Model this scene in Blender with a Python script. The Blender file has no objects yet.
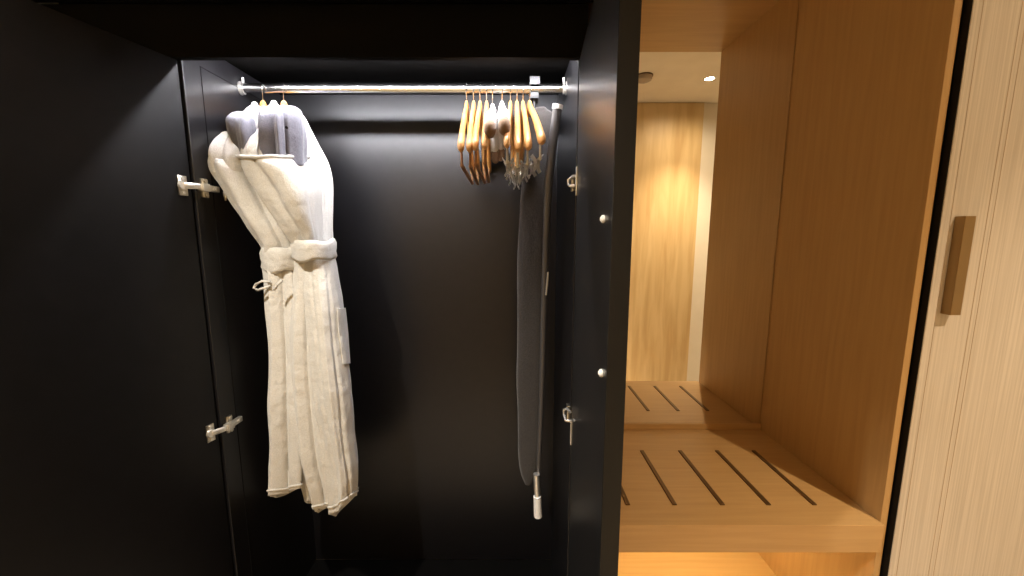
import bpy, bmesh, math, random
from mathutils import Vector, Matrix, noise
S = bpy.context.scene
COL = S.collection
PI = math.pi
F = 375.0; PITCH = math.radians(7.6); CP, SP = math.cos(PITCH), math.sin(PITCH); CH = 1.46
XL, XR = -0.872, 0.175          # black cabinet inner sides
YH, YB = 1.06, 1.497             # cabinet front, back
ZC = 1.46 + 0.535               # cabinet ceiling
YROD, ZROD = 1.28, 1.46 + 0.477
NXL, NXR, NYF, NYB = 0.225, 1.074, 0.993, 1.53
SHZ = 1.46 - 0.82
ROOMZ = 2.66

def P(px, py, Y):
    """world point at depth Y on the sight line of a pixel"""
    a = (px - 512) / F; u = (288 - py) / F
    d = Vector((a, CP + SP * u, -SP + CP * u))
    return Vector((0, 0, CH)) + d * (Y / d.y)

# ------------------------------------------------------------------ materials
def mat(name, col=(.5,.5,.5), rough=.5, metal=0.0, spec=.5, emit=None, estr=0):
    m = bpy.data.materials.new(name); m.use_nodes = True
    b = m.node_tree.nodes['Principled BSDF']
    b.inputs['Base Color'].default_value = (*col, 1)
    b.inputs['Roughness'].default_value = rough
    b.inputs['Metallic'].default_value = metal
    b.inputs['Specular IOR Level'].default_value = spec
    if emit:
        b.inputs['Emission Color'].default_value = (*emit, 1); b.inputs['Emission Strength'].default_value = estr
    return m
def nd(m, t, **kw):
    n = m.node_tree.nodes.new(t)
    for k, v in kw.items(): setattr(n, k, v)
    return n
def link(m, a, b): m.node_tree.links.new(a, b)
def noise_col(m, c1, c2, scale, vec_scale=(1,1,1), detail=6, lo=.35, hi=.65, bump=0.0, bdist=.001, rot=None, coord='Object', dist=0):
    b = m.node_tree.nodes['Principled BSDF']
    tc = nd(m, 'ShaderNodeTexCoord'); mp = nd(m, 'ShaderNodeMapping')
    mp.inputs['Scale'].default_value = vec_scale
    if rot: mp.inputs['Rotation'].default_value = rot
    nz = nd(m, 'ShaderNodeTexNoise'); nz.inputs['Scale'].default_value = scale; nz.inputs['Detail'].default_value = detail
    nz.inputs['Distortion'].default_value = dist
    rp = nd(m, 'ShaderNodeValToRGB')
    rp.color_ramp.elements[0].position = lo; rp.color_ramp.elements[1].position = hi
    rp.color_ramp.elements[0].color = (*c1, 1); rp.color_ramp.elements[1].color = (*c2, 1)
    link(m, tc.outputs[coord], mp.inputs[0]); link(m, mp.outputs[0], nz.inputs['Vector'])
    link(m, nz.outputs['Fac'], rp.inputs[0]); link(m, rp.outputs[0], b.inputs['Base Color'])
    if bump:
        bp = nd(m, 'ShaderNodeBump'); bp.inputs['Strength'].default_value = bump; bp.inputs['Distance'].default_value = bdist
        link(m, nz.outputs['Fac'], bp.inputs['Height']); link(m, bp.outputs[0], b.inputs['Normal'])
    return m
def wood(name, c1, c2, vs, rough=.42, scale=5, lo=.3, hi=.7):
    m = mat(name, c1, rough, spec=.4)
    noise_col(m, c1, c2, scale, vs, 8, lo, hi, bump=.08, bdist=.0006, dist=.4)
    return m
W1, W2 = (.445,.272,.110), (.505,.318,.135)
M = {}
M['wood_v'] = wood('oak_vertical', W1, W2, (14,14,.7))
M['wood_h'] = wood('oak_horizontal', W1, W2, (.7,14,14))
M['wood_wall'] = wood('oak_wall', (.57,.39,.18), (.70,.52,.27), (5,5,.45), scale=3, lo=.35, hi=.6)
M['hanger_wood'] = wood('beech', (.46,.22,.06), (.56,.29,.09), (20,3,20), rough=.35)
M['black'] = noise_col(mat('black_lacquer', rough=.38, spec=.2), (.0028,.0026,.0028), (.0038,.0035,.0038), 30, detail=3)
M['blackin'] = noise_col(mat('black_matt_board', rough=.36, spec=.42), (.0050,.0047,.0054), (.0064,.006,.0070), 30, detail=3)
M['gloss'] = noise_col(mat('black_satin_lacquer', rough=.33, spec=1.0), (.0028,.0026,.0028), (.0038,.0035,.0038), 30, detail=3)
M['matt'] = noise_col(mat('black_matt_paint', rough=.8, spec=.05), (.002,.0019,.0018), (.003,.0027,.0025), 30, detail=3)
M['edge'] = mat('black_edge_band', (.007,.006,.0045), .65, spec=.2)
M['gap'] = mat('black_edge', (.003,.003,.003), .6, spec=.2)
M['chrome'] = mat('chrome', (.82,.82,.8), .16, 1.0)
M['nickel'] = mat('nickel', (.62,.58,.50), .3, 1.0)
M['steel'] = mat('pale_steel', (.75,.73,.68), .3, .85)
M['clip'] = mat('clip_metal', (.85,.82,.76), .42, .6)
M['brass'] = mat('brushed_bronze', (.34,.23,.11), .42, .75)
M['slot'] = mat('dark_bronze_strip', (.13,.075,.03), .4, .5)
M['mirror'] = mat('mirror_silver', (.92,.9,.86), 0.0, 1.0)
M['plaster'] = noise_col(mat('cream_plaster', rough=.85, spec=.2), (.80,.74,.62), (.84,.78,.66), 6, bump=.05)
M['floor'] = noise_col(mat('grey_beige_carpet', rough=.95, spec=.1), (.40,.34,.27), (.50,.44,.36), 60, bump=.4, bdist=.003)
M['white'] = mat('white_plastic', (.8,.79,.76), .4)
M['led'] = mat('led_diffuser', (1,1,1), .5, emit=(.95,.94,1.0), estr=225)
M['lens'] = mat('downlight_lens', (1,1,1), .4, emit=(1,.80,.52), estr=60)
M['wled'] = mat('warm_led', (1,1,1), .5, emit=(1,.83,.45), estr=95)
# terry cloth
def cloth(name, c1, c2, big, fine, bs):
    m = mat(name, c1, .95, spec=.12); b = m.node_tree.nodes['Principled BSDF']
    b.inputs['Sheen Weight'].default_value = .25
    tc = nd(m, 'ShaderNodeTexCoord')
    n1 = nd(m, 'ShaderNodeTexNoise'); n1.inputs['Scale'].default_value = big; n1.inputs['Detail'].default_value = 5
    n2 = nd(m, 'ShaderNodeTexNoise'); n2.inputs['Scale'].default_value = fine; n2.inputs['Detail'].default_value = 2
    for n in (n1, n2): link(m, tc.outputs['Object'], n.inputs['Vector'])
    rp = nd(m, 'ShaderNodeValToRGB'); rp.color_ramp.elements[0].color = (*c1,1); rp.color_ramp.elements[1].color = (*c2,1)
    rp.color_ramp.elements[0].position = .35; rp.color_ramp.elements[1].position = .65
    link(m, n2.outputs['Fac'], rp.inputs[0]); link(m, rp.outputs[0], b.inputs['Base Color'])
    b1 = nd(m, 'ShaderNodeBump'); b1.inputs['Strength'].default_value = bs; b1.inputs['Distance'].default_value = .012
    b2 = nd(m, 'ShaderNodeBump'); b2.inputs['Strength'].default_value = .5; b2.inputs['Distance'].default_value = .002
    link(m, n1.outputs['Fac'], b1.inputs['Height']); link(m, n2.outputs['Fac'], b2.inputs['Height'])
    link(m, b1.outputs[0], b2.inputs['Normal']); link(m, b2.outputs[0], b.inputs['Normal'])
    return m
M['terry'] = cloth('white_terry', (.50,.488,.455), (.59,.577,.54), 28, 380, .6)
M['lining'] = cloth('grey_lining', (.12,.12,.145), (.17,.17,.20), 26, 500, .5)
M['board'] = cloth('grey_board_cover', (.030,.0265,.024), (.044,.039,.036), 22, 300, .35)
M['satin'] = cloth('white_satin', (.66,.64,.60), (.72,.70,.66), 40, 500, .35)
M['tan'] = cloth('tan_padding', (.17,.10,.055), (.21,.135,.08), 40, 500, .3)
# pale reeded woodgrain of the sliding door
m = mat('pale_striped_veneer', rough=.55, spec=.3)
noise_col(m, (.50,.445,.38), (.60,.54,.47), 9, (22,22,.25), 9, .38, .62, bump=.1, bdist=.0006)
M['veneer'] = m

# ------------------------------------------------------------------ mesh helpers
class MB:
    def __init__(s): s.bm = bmesh.new()
    def box(s, x0, x1, y0, y1, z0, z1, bev=0, mtx=None):
        r = bmesh.ops.create_cube(s.bm, size=1)
        vs = r['verts']
        mm = Matrix.Translation(((x0+x1)/2,(y0+y1)/2,(z0+z1)/2)) @ Matrix.Diagonal((abs(x1-x0),abs(y1-y0),abs(z1-z0),1))
        bmesh.ops.transform(s.bm, matrix=mm, verts=vs)
        if bev:
            es = list({e for v in vs for e in v.link_edges})
            r2 = bmesh.ops.bevel(s.bm, geom=es, offset=bev, segments=2, affect='EDGES', profile=.5)
            vs = list({v for f in r2['faces'] for v in f.verts} | {v for v in vs if v.is_valid})
        if mtx is not None: bmesh.ops.transform(s.bm, matrix=mtx, verts=vs)
        return s
    def cyl(s, p0, p1, r0, r1=None, seg=20):
        p0, p1 = Vector(p0), Vector(p1); d = p1 - p0
        r = bmesh.ops.create_cone(s.bm, cap_ends=True, segments=seg, radius1=r0, radius2=r0 if r1 is None else r1, depth=d.length)
        q = d.to_track_quat('Z', 'Y').to_matrix().to_4x4()
        bmesh.ops.transform(s.bm, matrix=Matrix.Translation((p0+p1)/2) @ q, verts=r['verts'])
        return s
    def tube(s, pts, rad, seg=10, flat=1.0, closed=False, up=None):
        pts = [Vector(p) for p in pts]; n = len(pts); rings = []
        for i, p in enumerate(pts):
            a = pts[(i-1) % n] if closed or i > 0 else p; b = pts[(i+1) % n] if closed or i < n-1 else p
            t = (b - a).normalized()
            u = Vector(up) if up else (Vector((1,0,0)) if abs(t.x) < .9 else Vector((0,1,0)))
            e1 = (u - t*u.dot(t)).normalized(); e2 = t.cross(e1)
            r = rad[i] if isinstance(rad, (list, tuple)) else rad
            if isinstance(r, (int, float)): r = (r, r*flat)
            rings.append([s.bm.verts.new(p + e1*r[0]*math.cos(2*PI*k/seg) + e2*r[1]*math.sin(2*PI*k/seg)) for k in range(seg)])
        for i in range(n if closed else n-1):
            A, B = rings[i], rings[(i+1) % n]
            for k in range(seg): s.bm.faces.new((A[k], A[(k+1)%seg], B[(k+1)%seg], B[k]))
        if not closed: s.bm.faces.new(rings[0][::-1]); s.bm.faces.new(rings[-1])
        return s
    def build(s, name, material, parent=None, smooth=False, mod=None):
        bmesh.ops.recalc_face_normals(s.bm, faces=s.bm.faces)
        me = bpy.data.meshes.new(name); s.bm.to_mesh(me); s.bm.free()
        me.materials.append(material)
        if smooth:
            for p in me.polygons: p.use_smooth = True
            if smooth != 'all': me.set_sharp_from_angle(angle=math.radians(40))
        o = bpy.data.objects.new(name, me); COL.objects.link(o)
        if parent is not None:
            o.parent = parent; o.matrix_parent_inverse = parent.matrix_basis.inverted()
        return o
def empty(name, loc, label, cat, group=None):
    o = bpy.data.objects.new(name, None); COL.objects.link(o); o.location = loc; o.empty_display_size = .05
    o['label'] = label; o['category'] = cat
    if group: o['group'] = group
    return o
def tag(o, label, cat, group=None):
    o['label'] = label; o['category'] = cat
    if group: o['group'] = group
    return o
def struct(o): o['kind'] = 'structure'; return o
def qbox(name, material, parent, *a, bev=.0015):
    return MB().box(*a, bev=bev).build(name, material, parent)

# ------------------------------------------------------------------ the room
RX0, RX1, RYW = -1.75, 3.0, -.47
struct(MB().box(RX0,RX1,RYW-.1,1.62,-.1,0).build('floor', M['floor']))
struct(MB().box(RX0,RX1,RYW-.1,1.62,ROOMZ,ROOMZ+.1).build('ceiling', M['plaster']))
struct(MB().box(RX0,RX1,RYW-.12,RYW-.02,0,ROOMZ).build('wall_corridor', M['plaster']))
struct(MB().box(RX0-.1,RX0,RYW-.12,1.62,0,ROOMZ).build('wall_left', M['plaster']))
struct(MB().box(RX1,RX1+.1,RYW-.12,1.62,0,ROOMZ).build('wall_right', M['plaster']))
struct(MB().box(RX0,RX1,1.58,1.68,0,ROOMZ).build('wall_back', M['gap']))
# oak panelling seen in the mirror
pan = empty('wall_panelling', (.6,RYW,0), 'honey oak wall panelling reflected in the niche mirror', 'panelling')
bp_ = MB()
for x0, x1 in ((-1.70,-.62),(-.615,.125),(.13,.985),(.99,1.715)):
    bp_ = MB().box(x0,x1,RYW-.02,RYW,.0,ROOMZ-.004,bev=.001); bp_.build('oak_panel', M['wood_wall'], pan)
# downlight
LX, LY = 1.50, .03
dl = empty('recessed_downlight', (LX,LY,ROOMZ), 'small glowing recessed ceiling spotlight reflected in the mirror', 'ceiling light')
t = MB()
n = 40; prof = [(.032,-.001),(.034,-.004),(.045,-.004),(.047,-.0005),(.047,0)]
for i in range(n): pass
def lathe(mb, prof, c, seg=40):
    rings = [[mb.bm.verts.new((c[0]+r*math.cos(2*PI*k/seg), c[1]+r*math.sin(2*PI*k/seg), c[2]+z)) for k in range(seg)] for r, z in prof]
    for A, B in zip(rings, rings[1:]):
        for k in range(seg): mb.bm.faces.new((A[k],A[(k+1)%seg],B[(k+1)%seg],B[k]))
    return mb
lathe(t, prof, (LX,LY,ROOMZ)).build('trim_ring', M['white'], dl, True)
MB().cyl((LX,LY,ROOMZ-.0025),(LX,LY,ROOMZ+.003),.032,seg=40).build('lens', M['lens'], dl, True)
la = bpy.data.lights.new('downlight_beam','SPOT'); la.energy = 200; la.color = (1,.79,.54); la.spot_size = math.radians(94); la.spot_blend = 1; la.shadow_soft_size = .02
lo = bpy.data.objects.new('downlight_beam', la); COL.objects.link(lo); lo.location = (LX,LY,ROOMZ-.03)
lb = la.copy(); lb.name='downlight_spill'; lb.energy = 40; lb.spot_size = math.radians(165); lb.spot_blend = 1
lo2 = bpy.data.objects.new('downlight_spill', lb); COL.objects.link(lo2); lo2.location = (LX,LY,ROOMZ-.03)
dl2 = empty('recessed_downlight', (-.75,0,ROOMZ), 'recessed ceiling spotlight over the black wardrobe, outside the view', 'ceiling light')
lathe(MB(), prof, (-.75,0,ROOMZ)).build('trim_ring', M['white'], dl2, True)
MB().cyl((-.75,0,ROOMZ-.0025),(-.75,0,ROOMZ+.003),.032,seg=40).build('lens', M['lens'], dl2, True)
lc = la.copy(); lc.name='downlight_wardrobe'; lc.energy = 210; lc.color = (1,.93,.82); lc.spot_size = math.radians(106); lc.spot_blend = .5
lo3 = bpy.data.objects.new('downlight_wardrobe', lc); COL.objects.link(lo3); lo3.location = (-.75,0,ROOMZ-.03)
fill_dl = empty('recessed_downlight', (.375,0,ROOMZ), 'unseen ceiling spotlight added to bounce fill light into the oak niche', 'ceiling light')  # added lamp out of view; its bounce off the floor brightens the niche
lathe(MB(), prof, (.375,0,ROOMZ)).build('trim_ring', M['white'], fill_dl, True)
MB().cyl((.375,0,ROOMZ-.0025),(.375,0,ROOMZ+.003),.032,seg=40).build('lens', M['lens'], fill_dl, True)
ld = la.copy(); ld.name='niche_bounce_fill'; ld.energy = 230; ld.spot_size = math.radians(48); ld.spot_blend = .4
lo4 = bpy.data.objects.new('niche_bounce_fill', ld); COL.objects.link(lo4); lo4.location = (.375,0,ROOMZ-.03)
# smoke detector
M['detector']=mat('beige_plastic',(.40,.34,.27),.5)
c = (.985,.075,ROOMZ)
sd = empty('smoke_detector', c, 'round pale smoke detector on the ceiling reflected in the mirror', 'smoke detector')
lathe(MB(), [(.060,0),(.060,-.022),(.054,-.034),(.03,-.044),(.0,-.046)], c).build('detector_body', M['detector'], sd, True)
lathe(MB(), [(.066,0),(.066,-.006),(.0605,-.007)], c).build('base_ring', M['slot'], sd, True)

# ------------------------------------------------------------------ black cabinet
cab = empty('wardrobe_cabinet', ((XL+XR)/2,YH,0), 'matt black wardrobe cabinet with two open doors and hanging rail', 'wardrobe')
T = .02
ZB = .04
qbox('side_panel', M['blackin'], cab, XL-T,XL,YH,YB,ZB,ZC)
qbox('side_panel', M['blackin'], cab, XR,XR+T,YH,YB,ZB,ZC)
qbox('back_panel', M['blackin'], cab, XL-T,XR+T,YB,YB+T,ZB,ZC+T)
LY0, LY1 = YH+.025, YH+.05     # light channel just behind the lintel
b = MB().box(XL-T,XR+T,LY1,YB,ZC,ZC+T).box(XL-T,XR+T,YH,LY0,ZC,ZC+T).box(XL-T,XR+T,LY0,LY1,ZC+.008,ZC+T)
b.build('top_panel', M['matt'], cab)
qbox('base_panel', M['matt'], cab, XL-T,XR+T,YH,YB,ZB-T,ZB)
qbox('plinth', M['black'], cab, XL-T,XR+T,YH+.03,YH+.045,0,ZB-T)
lint = MB().box(XL-.9,XR+.0195,YH-.02,YH-.001,CH+.463,CH+.59,bev=.0015).build('lintel', M['matt'], cab)
MB().box(XL-.9,NXL,YH-.05,YH-.0205,CH+.592,ROOMZ).build('upper_fascia', M['matt'], cab)
# inset liner board on the left side with a shadow line round it
g = MB()
y0 = P(201,70,1).x; Yg = XL / ((201-512)/F) * 1.0
gY = 1.12; gz = CH + .474
g.box(XL,XL+.0012,gY,gY+.0018,ZB,gz).box(XL,XL+.0012,gY,YB,gz,gz+.002)
g.build('panel_seam', M['gap'], cab)
# led strip light
led = empty('strip_light', ((XL+XR)/2,LY0,ZC), 'slim white light strip recessed behind the black lintel', 'strip light')
w = MB(); pr = [(LY0+.003,ZC-.004),(LY0+.003,ZC+.005),(LY1-.001,ZC+.005),(LY1-.001,ZC-.002),(LY0+.006,ZC-.019)]
A_ = [w.bm.verts.new((XL+.05,a,b)) for a,b in pr]; B_ = [w.bm.verts.new((XR-.01,a,b)) for a,b in pr]
w.bm.faces.new(A_); w.bm.faces.new(B_[::-1])
for i in range(5): w.bm.faces.new((A_[i],A_[(i+1)%5],B_[(i+1)%5],B_[i]))
w.build('diffuser', M['led'], led)
MB().box(XL,XR,LY0,LY0+.0028,ZC-.0195,ZC+.007).build('channel', M['gap'], led)

# doors
def door(hx, hy, ang, width, thick, sgn, ztop, name, mk='black'):
    """a leaf that starts at the hinge and runs towards the room"""
    d = Vector((math.sin(ang), -math.cos(ang), 0)); nrm = Vector((-d.y, d.x, 0)) * 1   # outer side
    if sgn < 0: nrm = -nrm
    mt = Matrix(((d.x, nrm.x, 0, hx), (d.y, nrm.y, 0, hy), (0,0,1,0), (0,0,0,1)))
    o = MB().box(0, width, 0, thick, .03, ztop, bev=.0015, mtx=mt).build(name, M[mk], cab)
    return o, mt
# left leaf, swung past square
dL, mL = door(XL-.006, YH-.006, math.radians(-15), .52, .022, -1, CH+.463, 'door')
dR, mR = door(XR+.002, YH-.006, math.radians(-3.9), .514, .029, 1, CH+.463, 'door', 'gloss')
MB().box(.514,.515,.0003,.0287,.03,CH+.4625,mtx=mR).build('edge_band', M['edge'], dR)

def local(mt, x, y, z): return mt @ Vector((x, y, z))
def hinge(dobj, mt, inner, wallx, z, tilt=0):
    """cup plate on the leaf, arm over to the plate on the cabinet side"""
    s = inner   # +1: the cabinet lies towards +x of the wall plane
    h = MB().box(.012,.034,-.004,0,z-.026,z+.026,bev=.001,mtx=mt)
    h = h.build('hinge_plate', M['nickel'], dobj, True)
    c = local(mt,.024,-.004,z)
    cup = MB().cyl(c, local(mt,.024,-.010,z), .013, .011, 24)
    for dz in (-.019,.019): cup.cyl(local(mt,.023,-.004,z+dz), local(mt,.023,-.0065,z+dz), .0042, seg=14)
    cup.build('hinge_cup', M['steel'], dobj, True)
    a = MB()
    p = local(mt,.024,-.009,z); wx = wallx + s*.014
    a.tube([p, Vector((wx, YH-.010, z+.001)), Vector((wx, YH+.006, z))], [(.0085,.0045)]*3, seg=10, up=(0,0,1))
    a.box(wx-.006,wx+.006,YH-.004,YH+.062,z-.0085,z+.0085,bev=.002)
    a.box(wx-.009,wx+.009,YH+.000,YH+.024,z-.0105,z+.0105,bev=.001)
    for yy in (YH+.016,YH+.045): a.cyl((wx+s*.004,yy,z),(wx+s*.0078,yy,z),.0042,seg=16)
    a.build('hinge_arm', M['steel'], dobj, True)
    q = MB().box(min(wallx,wallx+s*.008),max(wallx,wallx+s*.008),YH+.016,YH+.036,z-.026,z+.026,bev=.0015)
    for dz in (-.020,.020): q.cyl((wallx+s*.008,YH+.026,z+dz),(wallx+s*.0115,YH+.026,z+dz),.0055,seg=16)
    q.build('mounting_plate', M['nickel'], dobj, True)
def zat(px,py,Y): return P(px,py,Y).z
for py in (187,428): hinge(dL, mL, 1, XL, zat(200,py,YH))
def hinge_edge(dobj, mt, z, up):
    MB().box(.004,.018,-.004,0,z-.038,z+.038,bev=.001,mtx=mt).build('hinge_plate', M['steel'], dobj, True)
    a = MB()
    zz = z + up
    a.tube([local(mt,.010,-.004,zz-.012), local(mt,.006,-.018,zz-.012), Vector((XR-.018,YH+.012,zz-.006)), Vector((XR-.018,YH+.016,zz+.008)), Vector((XR-.010,YH+.012,zz+.014)),local(mt,.006,-.004,zz+.014)], .004, seg=8)
    a.build('hinge_arm', M['steel'], dobj, True)
    MB().box(XR-.009,XR,YH+.012,YH+.034,zz-.022,zz+.022,bev=.0015).build('mounting_plate', M['nickel'], dobj, True)
hinge_edge(dR, mR, zat(575,182,YH), 0)
hinge_edge(dR, mR, zat(572,429,YH), .045)
for px, py in ((604,219),(602,373)):
    # point of the leaf's inner face on that sight line
    d0 = mR @ Vector((0,0,0)); dd = (mR @ Vector((1,0,0))) - d0
    best = min((abs(P(px,py,(d0+dd*s).y).x-(d0+dd*s).x), s) for s in [i*.001 for i in range(515)])[1]
    q = d0 + dd*best; q.z = P(px,py,q.y).z
    nI = (mR.to_3x3() @ Vector((0,-1,0)))
    MB().cyl(q, q+nI*.004, .0065,.006,20).cyl(q+nI*.004, q+nI*.006, .0045,.003,20).build('door_bumper', M['white'], dR, True)

lk = P(226,189,1.22); ly, lz = 1.15, P(226,189,1.15).z
lk_ = MB().cyl((XL,ly,lz),(XL+.012,ly,lz),.011,.009,24).build('lock', M['gap'], cab, True)
MB().tube([(XL+.012,ly,lz-.006),(XL+.014,ly-.002,lz-.016),(XL+.014,ly-.002,lz-.034)],[(.004,.004),(.0055,.004),(.002,.0016)],seg=12).build('key', M['steel'], lk_, True)
# ------------------------------------------------------------------ rail
rail = empty('clothes_rail', ((XL+XR)/2,YROD,ZROD), 'long polished chrome hanging rail across the black wardrobe', 'rail')
MB().tube([(XL+.004,YROD,ZROD),(XR-.004,YROD,ZROD)], [(.0155,.0095)]*2, seg=28, up=(0,0,1)).build('rail_tube', M['chrome'], rail, True)
for x, s in ((XL,1),(XR,-1)):
    k = MB().tube([(x,YROD,ZROD),(x+s*.003,YROD,ZROD)], [(.021,.015)]*2, seg=28, up=(0,0,1))
    k.tube([(x+s*.006,YROD,ZROD),(x+s*.012,YROD,ZROD)], [(.0195,.0110)]*2, seg=28, up=(0,0,1))
    k.cyl((x+s*.009,YROD,ZROD+.015),(x+s*.009,YROD,ZROD+.032),.0040,seg=14)
    k.build('end_bracket', M['steel'], rail, True)

# ------------------------------------------------------------------ hangers
HT = ZROD + .015
def hook(mb, x, y, dirv, drop=.055, r=.0016):
    """open wire hook over the rail; dirv = horizontal unit direction of the arms"""
    R = .0215; pts = []
    top = ZROD + .0152 - R + .0016
    for i in range(19):
        a = math.radians(-35 + 250*i/18)
        pts.append(Vector((x,y,top)) + dirv*R*math.cos(a) + Vector((0,0,R*math.sin(a))))
    pts.append(Vector((x,y,top-R*1.15))+dirv*(-.004)); pts.append(Vector((x,y,top-R*1.5))); pts.append(Vector((x,y,top-drop)))
    mb.tube(pts, r, seg=8)
    return top - drop
def wooden_hanger(x, yaw, label, group, bar=True, clips=False, half=.205, droop=.118, wid=.0060, name='wooden_hanger', thick=1.0):
    dv = Vector((math.sin(yaw), math.cos(yaw), 0)); up = Vector((0,0,1)); sd_ = Vector((dv.y,-dv.x,0))
    root = empty(name, (x,YROD,HT), label, 'hanger', group)
    h = MB(); zn = hook(h, x, YROD, dv, .054)
    h.build('hook', M['chrome'], root, True)
    c = Vector((x,YROD,zn))
    b = MB(); pts = []; rad = []
    N = 26
    for i in range(-N, N+1):
        s = i/N; a = abs(s)
        z = -.006 - droop*(a**1.35) + .010*math.exp(-(a/.10)**2)
        pts.append(c + dv*(half*s) + up*z + sd_*(-.0*a))
        hgt = .013 + .006*math.exp(-(a/.12)**2) + .004*a*a
        w = wid*(1 + .8*a*a)*thick
        if a > .93: k = math.sqrt(max(.05, 1-((a-.93)/.075)**2)); hgt *= k; w *= k
        rad.append((hgt, w))
    b.tube(pts, rad, seg=14, up=(0,0,1)).build('hanger_body', M['hanger_wood'], root, True)
    for s in (-.80,.80):
        e = MB()
        z = -.006 - droop*(.80**1.35)
        q = c + dv*(half*s) + up*z
        e.tube([q+dv*(-.0012)+up*.0006, q+dv*.0012-up*.0006], [(.0163,wid*(1.53)*thick)]*2, seg=14, up=(0,0,1))
        e.build('notch_band', M['slot'], root, True)
    if bar:
        zb = -droop*1.0 - .042
        e = MB(); A = c + dv*(-half*.86); B = c + dv*(half*.86)
        e.tube([A+up*zb, B+up*zb], .0055, seg=12)
        for q in (A, B): e.tube([q+up*(zb-.004), q+up*(-droop*.80-.006)], .0035, seg=8)
        e.build('trouser_bar', M['nickel'] if clips else M['slotwood'], root, True)
        if clips:
            for s in (-.62,-.30,.34):
                q = c + dv*(half*s) + up*zb
                k = MB()
                for sg in (-1,1):
                    k.tube([q+up*.018+sd_*sg*.016, q+up*.002+sd_*sg*.005, q-up*.022+sd_*sg*.004, q-up*.032+sd_*sg*.010],[(.021,.0018)]*4, seg=8, up=tuple(dv))
                k.cyl(q-dv*.015-up*.002,q+dv*.015-up*.002,.0045,seg=12)
                k.build('clip', M['clip'], root, True)
    return root
M['slotwood'] = wood('dark_bar_wood', (.20,.09,.035), (.27,.13,.05), (20,3,20), rough=.35)
def xr(px): return P(px,89,YROD).x
G = 'wooden hangers on the rail'
for px, yaw, lab, dr in ((466.5,-.02,'wooden hanger with bar, outermost left of the empty hangers',.148),
                     (473.5,-.03,'wooden hanger with bar, second from left of the empty hangers',.15),
                     (480,.0,'wooden hanger with bar, third from left of the empty hangers',.145),
                     (486.5,-.03,'wooden hanger with bar, right beside the white padded hangers',.142)):
    wooden_hanger(xr(px), yaw, lab, G, droop=dr+.024)
for i, (px, yaw, lab, dr) in enumerate(((510.5,.05,'wooden clip hanger just right of the white padded hangers',.135),
                     (517,-.0,'wooden clip hanger, second right of the white padded hangers',.148),
                     (523,-.05,'wooden clip hanger, second from the ironing board',.142),
                     (529.5,-.14,'wooden clip hanger with splayed arm, nearest the ironing board',.125))):
    wooden_hanger(xr(px), yaw, lab, 'clip hangers on the rail', clips=True, droop=dr+.026, half=(.205,.205,.205,.20)[i], thick=(1,1.1,1.1,1.2)[i])
# padded satin hangers
def padded_hanger(x, yaw, label, lift):
    dv = Vector((math.sin(yaw), math.cos(yaw), 0)); up = Vector((0,0,1)); sd_ = Vector((dv.y,-dv.x,0))
    root = empty('padded_hanger', (x,YROD,HT), label, 'hanger', 'white padded hangers')
    h = MB(); zn = hook(h, x, YROD, dv, .054); h.build('hook', M['chrome'], root, True)
    c = Vector((x,YROD,zn+lift))
    def pt(s_): return c+dv*(.19*s_)+up*(-.012-.105*abs(s_)**1.2)
    pts=[];rad=[];N=44
    for i in range(-N,N+1):
        s=i/N*.80
        r=.0095+.008*min(1,abs(s)*2)+.0010*math.sin(i*1.9)
        pts.append(pt(s)); rad.append((r*1.15,r*.95))
    MB().tube(pts,rad,seg=20,up=(0,0,1)).build('satin_padding', M['satin'], root, 'all')
    for sg in (-1,1):
        ss=[.76,.82,.88,.95,1.0,1.04]; rr=[(.018,.014),(.021,.0165),(.024,.0175),(.024,.017),(.020,.014),(.009,.006)]
        MB().tube([pt(q*sg)-up*.004 for q in ss],rr,seg=20,up=(0,0,1)).build('padded_end', M['tan'], root, 'all')
    MB().tube([c+up*(-.004),c+up*.006+dv*.004,c+up*.016],[(.012,.009),(.008,.007),(.004,.004)],seg=14).build('neck_bow', M['satin'], root,'all')
padded_hanger(xr(492.5),.0,'white satin padded hanger, left one of the pair',-.004)
padded_hanger(xr(502),-.06,'white satin padded hanger, right one beside the clip hangers',.004)

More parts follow.
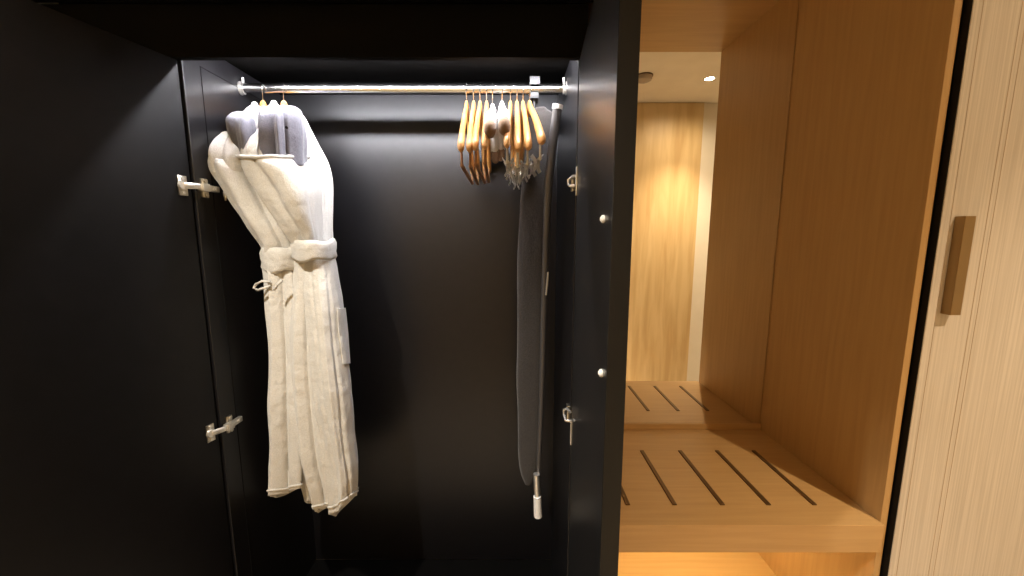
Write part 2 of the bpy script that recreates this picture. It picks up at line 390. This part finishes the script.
# ------------------------------------------------------------------ lofted cloth
def lerp_rows(rows, t):
    n = len(rows)-1; f = t*n; i = min(int(f), n-1); u = f-i
    p0 = rows[max(i-1,0)]; p1 = rows[i]; p2 = rows[i+1]; p3 = rows[min(i+2,n)]
    out=[]
    for a,b_,c_,d in zip(p0,p1,p2,p3):
        m1=(c_-a)/2; m2=(d-b_)/2
        out.append((2*u**3-3*u**2+1)*b_+(u**3-2*u**2+u)*m1+(-2*u**3+3*u**2)*c_+(u**3-u**2)*m2)
    return out
def loft(name, material, parent, rows, Yc, fold=None, seed=0, nv=90, nu=150, cap=(True,True), crumple=.006, hem=None, rim=None, power=1.0, thick=0):
    """rows: (y_left, y_right, x_left, x_right, half_depth) ; a soft closed tube of cloth"""
    bm = bmesh.new(); rings=[]
    for j in range(nv+1):
        t=j/nv; yl,yr,x0,x1,hd=lerp_rows(rows,t)[:5]
        c=P((x0+x1)/2,(yl+yr)/2,Yc); zrow=lambda a_,b_,t_,Y_: (lambda u_: Y_*(u_*CP-SP)/(CP+u_*SP))((288-((a_+b_)/2-(b_-a_)/2*-math.cos(t_)))/F)
        fw=(Yc*CP-(c.z-CH)*SP); phi=math.atan2(c.x,c.y)
        v=Vector((math.sin(phi),math.cos(phi),0)); a=Vector((v.y,-v.x,0))
        hw=(x1-x0)/2*fw/F*math.cos(phi); dz=(yr-yl)/2*fw/F
        ring=[]
        for k in range(nu):
            th=2*PI*k/nu
            cx,sx=math.cos(th),math.sin(th)
            if power!=1.0: cx=math.copysign(abs(cx)**power,cx); sx=math.copysign(abs(sx)**power,sx)
            fo=fold(th,t) if fold else 0
            p=c+a*(hw*cx)-v*(hd*sx)-Vector((0,0,dz*cx))
            nrm=(a*(cx*hd)-v*(sx*hw)); nrm.normalize()
            p+=nrm*fo
            p.z=CH+zrow(yl,yr,th,p.y)
            q=p*9+Vector((seed*3.1,0,0)); q.z*=.45
            p+=nrm*crumple*(noise.noise(q)*1.4+.6*noise.noise(q*2.7))
            if hem and t>.8: p.z+=hem(th)*((t-.8)/.2)**2
            ring.append(bm.verts.new(p))
        rings.append(ring)
    GRID[(name,parent.name)]=[[v.co.copy() for v in R] for R in rings]
    for A,B in zip(rings,rings[1:]):
        for k in range(nu): bm.faces.new((A[k],A[(k+1)%nu],B[(k+1)%nu],B[k]))
    def dome(R, sgn):
        cen=sum((v.co for v in R),Vector())/len(R)
        prev=R
        for s,dz_ in ((.8,.006),(.5,.009)):
            nr=[bm.verts.new(cen+(v.co-cen)*s+Vector((0,0,sgn*dz_))) for v in R]
            for k in range(nu): bm.faces.new((prev[k],prev[(k+1)%nu],nr[(k+1)%nu],nr[k]))
            prev=nr
        cv=bm.verts.new(cen+Vector((0,0,sgn*.01)))
        for k in range(nu): bm.faces.new((prev[k],prev[(k+1)%nu],cv))
    def tuck(R, sgn, dep):
        cen=sum((v.co for v in R),Vector())/len(R); prev=R
        for s,dd in ((.006,.0035*1),(.012,0),(.014,-dep)):
            nr=[]
            for v in R:
                d=(cen-v.co); d.z=0; L=max(d.length,1e-4); nr.append(bm.verts.new(v.co+d/L*min(s,L*.6)+Vector((0,0,sgn*dd))))
            for k in range(nu): bm.faces.new((prev[k],prev[(k+1)%nu],nr[(k+1)%nu],nr[k]))
            prev=nr
    if cap[0]=='tuck': tuck(rings[0],1,.05)
    elif cap[0]: dome(rings[0],1)
    if cap[1]=='tuck': tuck(rings[-1],-1,.06)
    elif cap[1]: dome(rings[-1],-1)
    bmesh.ops.recalc_face_normals(bm,faces=bm.faces)
    me=bpy.data.meshes.new(name); bm.to_mesh(me); bm.free(); me.materials.append(material)
    for p in me.polygons: p.use_smooth=True
    o=bpy.data.objects.new(name,me); COL.objects.link(o)
    if parent is not None: o.parent=parent; o.matrix_parent_inverse=parent.matrix_basis.inverted()
    return o
GRID={}
def ridges(lst, grow=lambda t:1):
    """lst of (theta, width, height, drift)"""
    def f(th,t):
        s=0
        for th0,w,h,dr in lst:
            d=(th-(th0+dr*t)+PI)%(2*PI)-PI
            s+=h*math.exp(-(d/w)**2)
        return s*grow(t)
    return f
R_=math.radians
def band(name, material, parent, pxs, Yc, hd, w, t, seg=10):
    """belt: flat band round the waist; pxs = (x0,x1,yl,yr)"""
    x0,x1,yl,yr=pxs; c=P((x0+x1)/2,(yl+yr)/2,Yc); fw=Yc*CP-(c.z-CH)*SP; phi=math.atan2(c.x,c.y)
    v=Vector((math.sin(phi),math.cos(phi),0)); a=Vector((v.y,-v.x,0)); hw=(x1-x0)/2*fw/F*math.cos(phi); dz=(yr-yl)/2*fw/F
    pts=[]
    for k in range(72):
        th=2*PI*k/72; pts.append(c+a*hw*math.cos(th)-v*hd*math.sin(th)-Vector((0,0,dz*math.cos(th)))+Vector((0,0,.002*math.sin(5*th))))
    m_=MB(); n=len(pts); rings=[]
    prof=[(0,-1),(.55,-.96),(1,-.7),(.75,-.25),(.95,.1),(1.0,.6),(.6,.95),(0,1)]
    for k,p in enumerate(pts):
        o=(p-c); o.z=0; o.normalize()
        ww=w*(1+.10*math.sin(3*2*PI*k/n+1))
        rings.append([m_.bm.verts.new(p+o*t*a_+Vector((0,0,ww*b_))) for a_,b_ in prof])
    for i in range(n):
        A,B=rings[i],rings[(i+1)%n]
        for k in range(len(prof)-1): m_.bm.faces.new((A[k],A[k+1],B[k+1],B[k]))
    return m_.build(name, material, parent, 'all')

# robe hangers
def robe_hanger(px, Y, label):
    x=xr(px); yaw=math.atan2(x,YROD)
    return wooden_hanger(x, yaw, label, 'hangers holding the robes', bar=False, half=.13, droop=.07, thick=1.7)
HA=robe_hanger(262,1.24,'wooden hanger holding the rear white bathrobe')
HB=robe_hanger(283,1.24,'wooden hanger holding the front white bathrobe')

# ---- rear robe (left)
YA=1.185
A=empty('bathrobe', P(275,490,YA), 'white hooded terry bathrobe hanging behind the other, nearest the left side', 'bathrobe', 'white bathrobes')
loft('skirt', M['terry'], A, [(248,248,266,302,.075),(265,263,265,302,.08),(290,288,267,303,.085),(330,328,269,304,.09),(370,368,270,306,.095),(400,400,270,308,.10),(440,436,271,309,.10),(470,464,272,309,.10),(497,484,274,306,.10)],
     YA, ridges([(R_(128),.16,.020,.1),(R_(98),.15,-.020,.15),(R_(72),.2,.02,.0),(R_(160),.2,.010,-.1)],lambda t:.3+t), seed=1, cap=(True,'tuck'))
loft('inner_skirt', M['terry'], A, [(270,270,284,308,.05),(350,350,288,314,.06),(430,430,292,322,.07),(502,501,303,322,.07)],
     YA+.02, ridges([(R_(110),.2,.012,0)]), seed=2, cap=(True,'tuck'), nv=50)
loft('bodice', M['terry'], A, [(157,167,209,262,.09),(163,174,210,266,.10),(175,186,216,274,.10),(190,200,227,282,.10),(208,214,238,288,.10),(226,230,251,294,.10),(244,246,263,300,.085),(256,256,266,300,.075)],
     YA, ridges([(R_(120),.25,.018,.25),(R_(75),.2,-.016,.3),(R_(160),.25,.01,.2)],lambda t:.7), seed=3, cap=('tuck',True), crumple=.007)
loft('grey_lining', M['lining'], A, [(114,116,231,262,.06),(119,119,227,268,.09),(130,130,229,270,.10),(148,150,234,272,.10),(168,175,238,272,.10)],
     YA-.005, ridges([(R_(130),.15,-.018,.3),(R_(95),.15,.014,.2),(R_(60),.15,-.014,0)]), seed=4, nv=50, crumple=.007)
loft('hood_fold', M['terry'], A, [(134,136,223,238,.04),(138,141,217,246,.06),(146,150,211,252,.08),(156,163,209,256,.09),(172,176,212,258,.09)],
     YA-.012, ridges([(R_(120),.2,-.010,.1),(R_(150),.12,.006,0)]), seed=6, nv=50, crumple=.006)
loft('collar', M['terry'], A, [(105,105,252,257,.015),(109,109,247,262,.04),(116,116,242,268,.06),(128,128,240,270,.07)], YA-.01, seed=5, nv=40)
band('belt', M['terry'], A, (265,302,259,258), YA, .085, .036, .012)
# loop of the tied belt
lp=[P(x,y,YA-.09) for x,y in ((270,282),(262,281),(256,284),(254,288),(258,290),(264,288),(270,286))]
MB().tube(lp,[(.004,.0035)]*len(lp),seg=8).build('belt_loop', M['terry'], A, 'all')
lp=[P(x,y,YA-.115) for x,y in ((274,290),(278,284),(282,280))]
MB().tube(lp,[(.004,.0035)]*len(lp),seg=8).build('belt_loop', M['terry'], A, 'all')

# ---- front robe (right)
YF=1.175
B=empty('bathrobe', P(330,505,YF), 'white hooded terry bathrobe in front, with side pocket and grey lining', 'bathrobe', 'white bathrobes')
loft('back_body', M['terry'], B, [(110,112,284,296,.03),(116,118,276,303,.05),(125,128,272,309,.06),(141,144,270,318,.07),(161,163,270,328,.08),(180,182,272,333,.08),(205,205,278,333,.08),(230,230,290,332,.08),(250,250,296,334,.08)],
     YF+.09, ridges([(R_(22),.10,.008,0),(R_(40),.08,-.010,.05),(R_(52),.1,.006,0)],lambda t:1), seed=11, crumple=.004)
loft('skirt', M['terry'], B, [(248,248,292,328,.08),(270,270,290,330,.085),(300,300,287,332,.095),(340,340,286,334,.105),(380,380,288,336,.11),(420,420,292,338,.115),(460,459,299,340,.115),(490,487,308,340,.11),(512,502,315,336,.10)],
     YF+.01, ridges([(R_(120),.13,.016,.1),(R_(96),.12,-.018,.1),(R_(75),.15,.012,.1),(R_(150),.15,-.006,0)],lambda t:.12+1.0*t), seed=12, cap=(True,'tuck'))
loft('front_skirt', M['terry'], B, [(252,250,302,333,.075),(264,262,303,337,.085),(285,283,304,341,.10),(310,308,306,345,.115),(335,333,308,347,.12),(365,363,311,350,.125),(400,398,316,353,.13),(430,426,320,355,.13),(460,453,325,358,.13),(488,475,329,360,.125),(516,492,331,360,.12)],
     YF-.01, ridges([(R_(100),.10,.008,0),(R_(70),.10,-.010,.1),(R_(45),.12,.006,0),(R_(125),.10,-.008,0),(R_(150),.1,.012,0)],lambda t:.12+1.0*t), seed=13, cap=(True,'tuck'))
loft('bodice', M['terry'], B, [(156,156,240,305,.14),(162,162,240,309,.155),(174,174,246,318,.155),(190,189,256,321,.15),(206,205,266,322,.14),(222,221,277,323,.125),(236,236,287,324,.105),(248,248,293,326,.085),(256,256,294,328,.08)],
     YF-.005, (lambda g: lambda th,t: g(th,t)+.006*math.exp(-((t-.02)/.03)**2))(ridges([(R_(128),.16,-.020,-.5),(R_(152),.16,.012,-.3),(R_(88),.38,.022,-.2),(R_(48),.13,-.012,.35),(R_(20),.16,.008,.1)],lambda t:min(1,t*2.2+.1)*(1-.25*t))), seed=14, cap=('tuck',True), crumple=.008)
loft('grey_lining', M['lining'], B, [(110,108,262,299,.07),(114,112,259,303,.10),(126,125,258,306,.115),(142,141,259,308,.12),(165,165,262,308,.12)],
     YF-.005, ridges([(R_(120),.10,-.020,0),(R_(98),.08,.012,0),(R_(80),.05,-.014,.05),(R_(55),.2,.010,0),(R_(140),.12,.014,0)]), seed=15, nv=60, crumple=.006)
loft('hood_fold', M['terry'], B, [(130,131,255,270,.06),(133,134,252,271,.08),(138,140,245,272,.10),(150,152,240,274,.12),(166,166,242,276,.12)],
     YF-.02, ridges([(R_(110),.15,.010,.1),(R_(80),.12,-.014,0)]), seed=16, nv=50, crumple=.005)
loft('collar', M['terry'], B, [(104,104,270,277,.015),(108,108,266,281,.04),(114,114,263,287,.06),(122,122,262,290,.07)], YF-.01, seed=17, nv=40)
band('belt', M['terry'], B, (295,334,250,249), YF-.01, .11, .029, .010)
# rolled hems
def hem_roll(src, j, rad, parent, k0=0, k1=None):
    ring=GRID[src][j]; n=len(ring); cen=sum(ring,Vector())/n; pts=[]
    for p in ring:
        d=p-cen; d.z=0; d.normalize(); pts.append(p+d*.001+Vector((0,0,.004*noise.noise(p*22))))
    MB().tube(pts[::2],rad,seg=8,closed=True,up=(0,0,1)).build('hem', M['terry'], parent, 'all')
hem_roll(('bodice',B.name),2,.0050,B)
hem_roll(('skirt',A.name),87,.0035,A); hem_roll(('skirt',B.name),87,.0035,B); hem_roll(('front_skirt',B.name),87,.0035,B)
# pocket
def patch(src, j0, j1, k0, k1, off, name, material, parent):
    """a sewn-on patch lying on the cloth surface"""
    G_=GRID[src]; n=len(G_[0]); m_=MB(); top=[];low=[]
    for j in range(j0,j1+1):
        cen=sum(G_[j],Vector())/n; a=[];b=[]
        for k in range(k0,k1+1):
            p=G_[j][k%n]; d=(p-cen); d.z=0; d.normalize()
            a.append(m_.bm.verts.new(p+d*off)); b.append(m_.bm.verts.new(p-d*.004))
        top.append(a); low.append(b)
    for g in (top,low):
        for A_,B_ in zip(g,g[1:]):
            for k in range(len(A_)-1): m_.bm.faces.new((A_[k],A_[k+1],B_[k+1],B_[k]))
    J=len(top)-1; K=len(top[0])-1
    for j in range(J):
        for k in (0,K): m_.bm.faces.new((top[j][k],top[j+1][k],low[j+1][k],low[j][k]))
    for k in range(K):
        for j in (0,J): m_.bm.faces.new((top[j][k],top[j][k+1],low[j][k+1],low[j][k]))
    return m_.build(name, material, parent, True)
patch(('front_skirt',B.name), 27, 45, -8, 22, .006, 'pocket', M['terry'], B)
# tiny dark button on the lining
q=P(287,128,YF-.118)
MB().cyl(q,q+Vector((.002,-.006,0)),.0035,seg=16).build('button', M['gap'], B, True)

# ------------------------------------------------------------------ ironing board
ib=empty('ironing_board', P(535,480,1.26), 'slim ironing board in dark grey cover hanging by the right door', 'ironing board')
loft('padded_board', M['board'], ib, [(111,109,533,547,.010),(116,113,529,552,.016),(125,122,526,553,.018),(160,158,524,551,.019),(200,198,521,549,.02),(250,250,518,547,.02),(300,300,517,546,.02),(350,350,517,545,.02),(400,400,517,543,.02),(435,435,517.5,541,.019),(460,460,518.5,538,.018),(474,474,521,535,.015),(483,483,525,531,.010)],
     1.27, seed=21, nv=110, nu=80, crumple=.003, power=.8)
# folded leg tube with pale end caps, in front of the cover's right edge
tp=[P(557.5,108,1.16),P(553,140,1.165),P(548.5,180,1.175),P(546,240,1.19),P(544,310,1.20),P(541.5,400,1.215),P(539,460,1.22),P(538,508,1.22)]
MB().tube(tp,[(.0135,.0105)]*3+[(.010,.008)]*2+[(.008,.007)]*3,seg=18).build('leg_tube', M['darktube'] if 'darktube' in M else M.setdefault('darktube', mat('grey_painted_tube',(.07,.065,.063),.35,.3)), ib, True)
MB().tube([P(558,104.5,1.158),P(557.2,109,1.16)],[(.0155,.0125)]*2,seg=20).build('top_cap', M['white'], ib, True)
MB().tube([P(536.5,474,1.205),P(537.5,500,1.205)],.011,seg=20).build('foot_tube', M['steel'], ib, True)
MB().tube([P(537.3,496,1.204),P(538,516,1.205)],[(.0135,.0135),(.0145,.0145)],seg=20).build('rubber_foot', M['white'], ib, True)
MB().tube([P(548,272,1.19),P(547,285,1.19),P(546,295,1.19)],[(.003,.006),(.004,.008),(.003,.006)],seg=10).build('release_lever', M['steel'], ib, True)
# hook that carries the board on the rail
hk=MB(); hx=xr(534.5)
hk.box(hx-.014,hx+.014,YROD-.018,YROD+.018,ZROD+.0152,ZROD+.0195,bev=.001)
hk.box(hx-.016,hx+.016,YROD-.022,YROD-.0165,ZROD+.004,ZROD+.028,bev=.001)
hk.box(hx-.014,hx+.014,YROD+.013,YROD+.018,ZROD-.04,ZROD+.0195,bev=.001)
hk.box(hx-.013,hx+.013,YROD-.018,YROD-.013,ZROD-.034,ZROD-.017,bev=.001)
hk.box(hx-.012,hx+.012,YROD-.018,YROD+.018,ZROD-.036,ZROD-.031,bev=.001)
hk.tube([(hx,YROD,ZROD-.034),(hx+.002,YROD-.004,ZROD-.07),(hx+.006,YROD+.01,ZROD-.085)],.004,seg=10)
hk.build('rail_hook', M['gunmetal'] if 'gunmetal' in M else M.setdefault('gunmetal', mat('gunmetal',(.02,.02,.02),.5,.0)), ib, True)

# ------------------------------------------------------------------ oak niche
ni=empty('luggage_niche', ((NXL+NXR)/2,NYF,0), 'open oak wardrobe niche with luggage shelf beside the black cabinet', 'niche')
DZ=CH-1.36; NZC=CH+.945
qbox('side_panel', M['wood_v'], ni, NXR,NXR+.020,NYF,NYB+.005,0,ROOMZ-.002)
qbox('side_panel', M['wood_v'], ni, NXL-.018,NXL,NYF,NYB+.005,0,ROOMZ-.002)
qbox('top_panel', M['wood_h'], ni, NXL,NXR,NYF,NYB,NZC,NZC+.02)
qbox('top_fascia', M['wood_h'], ni, NXL,NXR,NYF,NYF+.02,NZC+.0205,ROOMZ-.002)
qbox('back_panel', M['wood_h'], ni, NXL,NXR,NYB+.006,NYB+.02,0,ROOMZ-.002)
qbox('base_deck', M['wood_h'], ni, NXL,NXR,NYF,NYB+.005,DZ-.03,DZ)
qbox('kick_board', M['wood_h'], ni, NXL,NXR,NYF+.02,NYF+.035,0,DZ-.03)
sh=qbox('luggage_shelf', M['wood_h'], ni, NXL,NXR-.0005,.98,NYB,SHZ-.088,SHZ)
for X in (.359,.504,.652,.795,.937):
    MB().box(X-.0068,X+.0068,1.061,1.36,SHZ-.001,SHZ+.004,bev=.0012).build('protector_strip', M['slot'], sh)
qbox('back_lip', M['wood_h'], ni, NXL,NXR-.001,NYB-.008,NYB,SHZ,SHZ+.026)
mi=empty('mirror', ((NXL+NXR)/2,NYB,SHZ+.026), 'tall frameless mirror on the back of the oak niche', 'mirror')
MB().box(NXL,NXR-.003,NYB,NYB+.004,SHZ+.0265,NZC).build('mirror_glass', M['mirror'], mi)
# warm strip under the shelf
us=empty('shelf_strip_light', ((NXL+NXR)/2,1.05,SHZ-.09), 'warm light strip under the oak luggage shelf', 'strip light')
MB().box(NXL+.03,NXR-.03,1.46,1.475,SHZ-.094,SHZ-.0895).build('diffuser', M['wled'], us)

# ------------------------------------------------------------------ pale sliding door
CX, CY = 1.10, .975
sl=empty('sliding_door', (1.6,CY,0), 'pale striped sliding door with square bronze handle', 'door')
qbox('door_leaf', M['veneer'], sl, CX,2.25,CY,CY+.02,.01,ROOMZ-.005)
qbox('black_edge', M['gap'], sl, CX-.0015,CX,CY+.002,CY+.02,.01,ROOMZ-.005,bev=0)
M['inlay']=mat('inlay_brown',(.36,.27,.18),.5)
for X in (CX+.022,CX+.115,CX+.13):
    MB().box(X,X+.0014,CY-.0004,CY+.001,.012,ROOMZ-.007).build('inlay_line', M['inlay'], sl)
yh0=P(960,216,CY-.02).z; yh1=P(950,315,CY-.02).z
hx0=P(966,216,CY-.024).x
qbox('handle', M['brass'], sl, hx0,hx0+.027,CY-.024,CY-.0002,yh1,yh0,bev=.0012)
# dark carcass behind the door edge
MB().box(NXR+.021,2.3,1.0,1.55,0,ROOMZ-.002).build('wall_pocket', M['gap']).__setitem__('kind','structure')

# ------------------------------------------------------------------ camera, world, view
cam=bpy.data.cameras.new('camera'); cam.sensor_width=36; cam.lens=F/1024*36; cam.clip_start=.02
co=bpy.data.objects.new('camera',cam); COL.objects.link(co); co.location=(0,0,CH)
co.rotation_euler=(PI/2-PITCH,0,0); S.camera=co
w_=bpy.data.worlds.new('world'); S.world=w_; w_.use_nodes=True
w_.node_tree.nodes['Background'].inputs[0].default_value=(.02,.016,.012,1)
w_.node_tree.nodes['Background'].inputs[1].default_value=.3
S.view_settings.view_transform='Standard'; S.view_settings.look='None'; S.view_settings.gamma=1; S.view_settings.use_curve_mapping=False
S.view_settings.exposure=0.0
try:
    S.cycles.caustics_reflective=True; S.cycles.caustics_refractive=False; S.cycles.use_denoising=True; S.cycles.max_bounces=10
except Exception: pass
